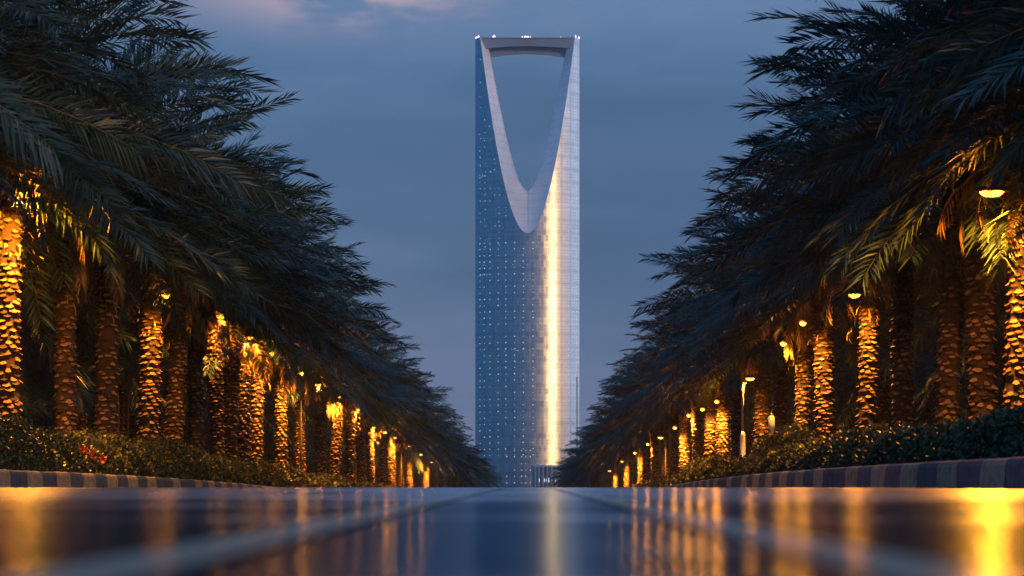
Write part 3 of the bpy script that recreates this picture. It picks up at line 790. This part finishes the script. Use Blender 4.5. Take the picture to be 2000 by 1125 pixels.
LL = [(57, 380, 9.55, 'large glowing street lamp at the far left edge beside the bright palm trunk', 330),
      (323, 578, 9.6, 'glowing street lamp, second from the left edge of the photo', 200),
      (432, 618, 9.5, 'small street lamp glow, third from the left, right above a yellow hanging frond', 200),
      (485, 660, 9.4, 'bright round street lamp glow, fourth from the left edge', 240),
      (532, 690, 9.5, 'street lamp half hidden in fronds, fifth from the left', 200),
      (622, 752, 9.5, 'bright round street lamp, sixth from the left, midway down the left row', 240),
      (700, 800, 9.5, 'street lamp hidden in fronds, seventh from the left', 240),
      (732, 835, 9.5, 'small orange street lamp, eighth from the left', 260),
      (772, 855, 9.5, 'tiny street lamp, ninth from the left', 260),
      (588, 730, 9.5, 'street lamp hidden in fronds just left of the sixth lamp', 180),
      (662, 776, 9.5, 'street lamp hidden in fronds just right of the sixth lamp', 200),
      (752, 845, 9.5, 'tiny street lamp between the eighth and ninth on the left', 200),
      (822, 888, 9.5, 'tiny street lamp between the tenth and the last on the left', 220),
      (800, 872, 9.5, 'tiny street lamp, tenth from the left', 260),
      (845, 903, 9.5, 'most distant street lamp on the left, just before the dark palms', 300)]
RL = [(1937, 377, 8.15, 'biggest and brightest street lamp, near the right edge of the photo', 330, {}),
      (1795, 458, 10.4, 'small street lamp set back between two dark trunks on the right', 45, {}),
      (1668, 577, 8.2, 'bright street lamp, third from the right edge, above a golden trunk', 230, {}),
      (1568, 632, 8.6, 'tiny orange street lamp, fourth from the right, among the fronds', 170, {}),
      (1530, 672, 8.3, 'small street lamp, fifth from the right, among hanging fronds', 200, {}),
      (1465, 740, 8.3, 'street lamp on a pale thin pole with thick base, middle of the right row', 220, {'arm': -0.28, 'dy': 0.0, 'bh': 2.3}),
      (1400, 785, 8.3, 'street lamp hidden in fronds, seventh from the right', 200, {}),
      (1372, 800, 8.3, 'street lamp hidden in fronds between the seventh and eighth from the right', 180, {}),
      (1318, 836, 8.3, 'street lamp among fronds between the eighth and ninth from the right', 200, {}),
      (1265, 868, 8.3, 'tiny street lamp between the ninth and tenth from the right', 220, {}),
      (1215, 902, 8.3, 'tiny street lamp next to the most distant one on the right', 240, {}),
      (1345, 812, 8.3, 'street lamp hidden in fronds, eighth from the right', 220, {}),
      (1290, 855, 8.3, 'small orange street lamp, ninth from the right', 240, {}),
      (1240, 885, 8.3, 'tiny street lamp, tenth from the right', 260, {}),
      (1190, 920, 8.3, 'most distant street lamp on the right, low beside the far palms', 300, {})]
for px, py, L, lab, p in LL: lamp(px, py, L, lab, 'left', p)
for px, py, L, lab, p, kw in RL: lamp(px, py, L, lab, 'right', p, **kw)

# ------------------------------------------------------------------ hedges and shrubs
def leaves(P, Nn, size, rng):
    n = len(P)
    d = nrm(Nn * 0.5 + rng.normal(0, 0.8, (n, 3))); w = nrm(np.cross(d, rng.normal(0, 1, (n, 3))))
    s = size * rng.uniform(0.6, 1.35, n)
    a = d * s[:, None]; b = w * (s * 0.42)[:, None]
    V = np.stack([P, P + a * 0.5 + b, P + a, P + a * 0.5 - b], 1).reshape(-1, 3)
    return V, np.arange(4 * n).reshape(n, 4)
def bump2(u, v, seed=0):
    return (np.sin(u * 1.7 + seed) * np.cos(v * 2.3 + seed * 2) + 0.6 * np.sin(u * 4.1 + v * 3.3 + seed) + 0.4 * np.sin(u * 9.3 - v * 5.1 + seed * 3))
def hedge(x0, x1, ya, yb, hfun, seed, label, n_near, name='hedge'):
    """clipped hedge: twiggy core plus a shell of leaves; x0 is the road side"""
    rng = np.random.default_rng(seed); sg = 1 if x1 > x0 else -1; Wd = abs(x1 - x0)
    root = empty(name, (x0, ya, G(ya) + BED)); tag(root, label, 'hedge')
    org = np.array([x0, ya, G(ya) + BED])
    def surf(s, y, inset=0.0):      # s in 0..1 around the cross-section
        H = hfun(y) - inset; w = Wd - 2 * inset
        th = s * math.pi; c, sn = np.cos(th), np.sin(th)
        p = 2.6
        ex = np.sign(c) * np.abs(c) ** (2 / p); ez = np.abs(sn) ** (2 / p)
        x = x0 + sg * (Wd / 2 - ex * w / 2); z = gz(y) + BED + ez * H
        nx = -sg * c; nz = sn
        r = 0.055 * bump2(s * 6, y, seed) 
        return np.stack([x + nx * r, y, z + nz * r], -1), np.stack([nx, 0 * y, nz], -1)
    ys = np.concatenate([np.arange(ya, min(yb, 80), 0.5), np.arange(80, yb, 2.0)]) if yb > 80 else np.arange(ya, yb, 0.5)
    sv = np.linspace(0, 1, 15); SS, YY = np.meshgrid(sv, ys)
    cp, _ = surf(SS.ravel(), YY.ravel(), 0.09)
    q = [(j * 15 + i, j * 15 + i + 1, (j + 1) * 15 + i + 1, (j + 1) * 15 + i) for j in range(len(ys) - 1) for i in range(14)]
    linkm('branches', quad_mesh('branches', cp - org, q, M['twig']), root)
    # leaf density falls with distance while leaf size grows
    Vs, Qs, n0 = [], [], 0
    for a, b_, dens, sz in ((ya, 45, n_near, 0.055), (45, 80, n_near * 0.45, 0.08), (80, 150, n_near * 0.14, 0.13), (150, 260, n_near * 0.05, 0.2)):
        a, b_ = max(a, ya), min(b_, yb)
        if b_ <= a: continue
        n = int((b_ - a) * (Wd + 2.0) * dens)
        y = rng.uniform(a, b_, n); s = rng.uniform(0.0, 0.80, n)
        P, nn = surf(s, y, 0.0); P = P - nn * rng.uniform(0, 0.13, n)[:, None] + nn * (rng.random(n) < 0.06)[:, None] * rng.uniform(0, 0.14, n)[:, None]
        V, Q = leaves(P - org, nn, sz, rng); Vs.append(V); Qs.append(Q + n0); n0 += len(V)
    linkm('leaves', quad_mesh('leaves', np.concatenate(Vs), np.concatenate(Qs), M['hedge']), root)
    return root
hl = hedge(-XL - 0.35, -XL - 2.05, 22, 240, lambda y: 0.98 + 0.10 * np.sin(y * 0.31) + 0.06 * np.sin(y * 0.83 + 1) - 0.12 * np.clip((y - 30) / 25, 0, 1), 5,
           'long dark green clipped hedge behind the striped kerb on the left', 900)
hr = hedge(XR + 0.35, XR + 3.9, 13, 240, lambda y: 0.66 + 0.08 * np.sin(y * 0.37 + 2) + 0.05 * np.sin(y * 1.1) - 0.10 * np.clip((y - 30) / 25, 0, 1), 6,
           'long olive green clipped hedge behind the striped kerb on the right', 800)
def shrub(px, pyb, pyt, wpx, L, label, seed, sgn=1, m='shrub', parent_label=None):
    rng = np.random.default_rng(seed)
    d = F * L / abs(px - VX); x = sgn * L; zb = G(d) + BED; top = (VY - pyt) * d / F + HC
    H = max(0.5, top - zb); R = wpx * d / F / 2
    root = empty('shrub', (x, d, zb)); tag(root, label, 'shrub', 'rounded shrubs in the right bed')
    mb = MB()
    for k in range(7):
        a = k * 0.9; mb.tube([(0, 0, -0.05), (0.25 * R * math.cos(a), 0.25 * R * math.sin(a), H * 0.4), (0.6 * R * math.cos(a), 0.6 * R * math.sin(a), H * 0.8)], [0.03, 0.02, 0.008], 5)
    mb.build('stems', M['twig'], root)
    n = int(9000 * R * H); u = rng.normal(0, 1, (n, 3)); u = nrm(u); u[:, 2] = np.abs(u[:, 2])
    rad = 1 + 0.13 * bump2(u[:, 0] * 3, u[:, 1] * 3 + u[:, 2] * 2, seed)
    rad *= np.where(rng.random(n) < 0.3, rng.uniform(0.5, 1, n), rng.uniform(0.86, 1.02, n))
    P = np.stack([u[:, 0] * R, u[:, 1] * R, u[:, 2] * H], 1) * rad[:, None]
    V, Q = leaves(P, u, 0.085, rng)
    linkm('leaves', quad_mesh('leaves', V, Q, M[m]), root)
shrub(1550, 900, 842, 170, 6.6, 'tallest rounded olive shrub rising above the right hedge', 61)
shrub(1500, 905, 862, 80, 7.0, 'rounded shrub just left of the tallest shrub, by the pale lamp pole', 62)
shrub(1448, 925, 906, 70, 6.2, 'low lamp-lit shrub at the foot of the pale lamp pole', 63)
shrub(1362, 935, 905, 80, 6.6, 'dark rounded shrub left of the pale lamp pole', 64)
shrub(1400, 930, 893, 60, 7.6, 'upright dark shrub between the palm trunks left of the pole', 65)
shrub(1712, 860, 838, 60, 8.1, 'leafy shrub at the foot of a golden trunk above the right hedge', 66)
# red blossoms on the near left hedge
for px, py, s in ((163, 878, 0.07), (178, 887, 0.09), (200, 898, 0.05)):
    L = XL + 0.30; d = F * L / (VX - px); z = (VY - py) * d / F + HC
    rng = np.random.default_rng(int(px)); n = 26
    P = rng.normal(0, s * 0.5, (n, 3)); V, Q = leaves(P, nrm(P + 1e-3), 0.055, rng)
    o = linkm('blossom', quad_mesh('blossom', V, Q, M['flower']), hl); o.location = (-L + 0.0 + XL + 0.35, d - 22, z - (G(22) + BED))

# ------------------------------------------------------------------ small things between the palms
# two-stemmed sapling
L = 11.5; d = F * L / (VX - 240); sp_ = empty('sapling', (-L, d, G(d) + BED))
tag(sp_, 'thin sapling with two reddish bare stems between dark trunks on the left', 'sapling')
for k, (dx, lean) in enumerate(((-0.1, -0.04), (0.1, 0.05))):
    mb = MB(); mb.tube([(dx, 0, 0), (dx + lean * 0.5, 0, 1.3), (dx + lean, 0.02, 2.5), (dx + lean * 3, 0.05, 3.1)], [0.045, 0.04, 0.035, 0.015], 8)
    mb.build('stem', M['bark'], sp_, True)
rng = np.random.default_rng(9); fr = []
for i in range(9):
    az = i * 0.7; fr.append(frond(rng, 1.3, 0.9, az, (0.1 * math.cos(az), 0, 2.9), 1.4, 24, 0.03, 0.3))
V, Q, MI = collect(fr); linkm('leaves', quad_mesh('leaves', V, Q, [M['leaf'], M['rachis']], mi=MI), sp_)
# pale utility box on its post and the white T-shaped post
L = 7.9; d = F * L / (1507 - VX); zb = G(d) + BED
ub = empty('utility_box', (L, d, zb)); tag(ub, 'pale blue rounded narrow box on a post in front of a golden trunk', 'utility box')
z1, z2 = zpx(848, d) - zb, zpx(812, d) - zb
mb = MB(); mb.tube([(0, 0, 0), (0, 0, z1)], 0.035, 8); mb.build('post', M['housing'], ub, True)
mb = MB(); w = 0.105
mb.lathe([(w * 0.62, z1 + 0.02), (w * 0.75, z1 + (z2 - z1) * 0.24), (w, z1 + (z2 - z1) * 0.27), (w * 1.05, z1 + (z2 - z1) * 0.55), (w * 0.92, z1 + (z2 - z1) * 0.93), (w * 0.6, z2)], seg=14, sy=0.7); mb.build('casing', M['pale'], ub, True)
mb = MB(); mb.lathe([(0.045, z2), (0.05, z2 + 0.05), (0.02, z2 + 0.09)], seg=8); mb.build('cap', M['housing'], ub, True)
L = 7.4; d = F * L / (1483 - VX); zb = G(d) + BED
tp = empty('post', (L, d, zb)); tag(tp, 'short white T-shaped post standing low beside the shrubs', 'post')
z2 = zpx(857, d) - zb
mb = MB(); mb.tube([(0, 0, 0), (0, 0, z2 - 0.1)], [0.07, 0.07], 10); mb.build('stem', M['white'], tp, True)
mb = MB(); mb.box((0, 0, z2 - 0.06), (0.30, 0.10, 0.11)); mb.build('crossbar', M['white'], tp)

# ------------------------------------------------------------------ evening haze
mh_ = bpy.data.materials.new('evening_haze'); mh_.use_nodes = True
hn = mh_.node_tree; hn.nodes.clear()
pv = hn.nodes.new('ShaderNodeVolumePrincipled'); ho = hn.nodes.new('ShaderNodeOutputMaterial')
pv.inputs['Color'].default_value = (0.80, 0.88, 1.0, 1); pv.inputs['Density'].default_value = 0.00016; pv.inputs['Anisotropy'].default_value = 0.3
hn.links.new(pv.outputs[0], ho.inputs['Volume'])
mb = MB(); mb.box((0, 640, 145), (1600, 1500, 350)); hz = mb.build('haze', mh_); tag(hz, kind='stuff')
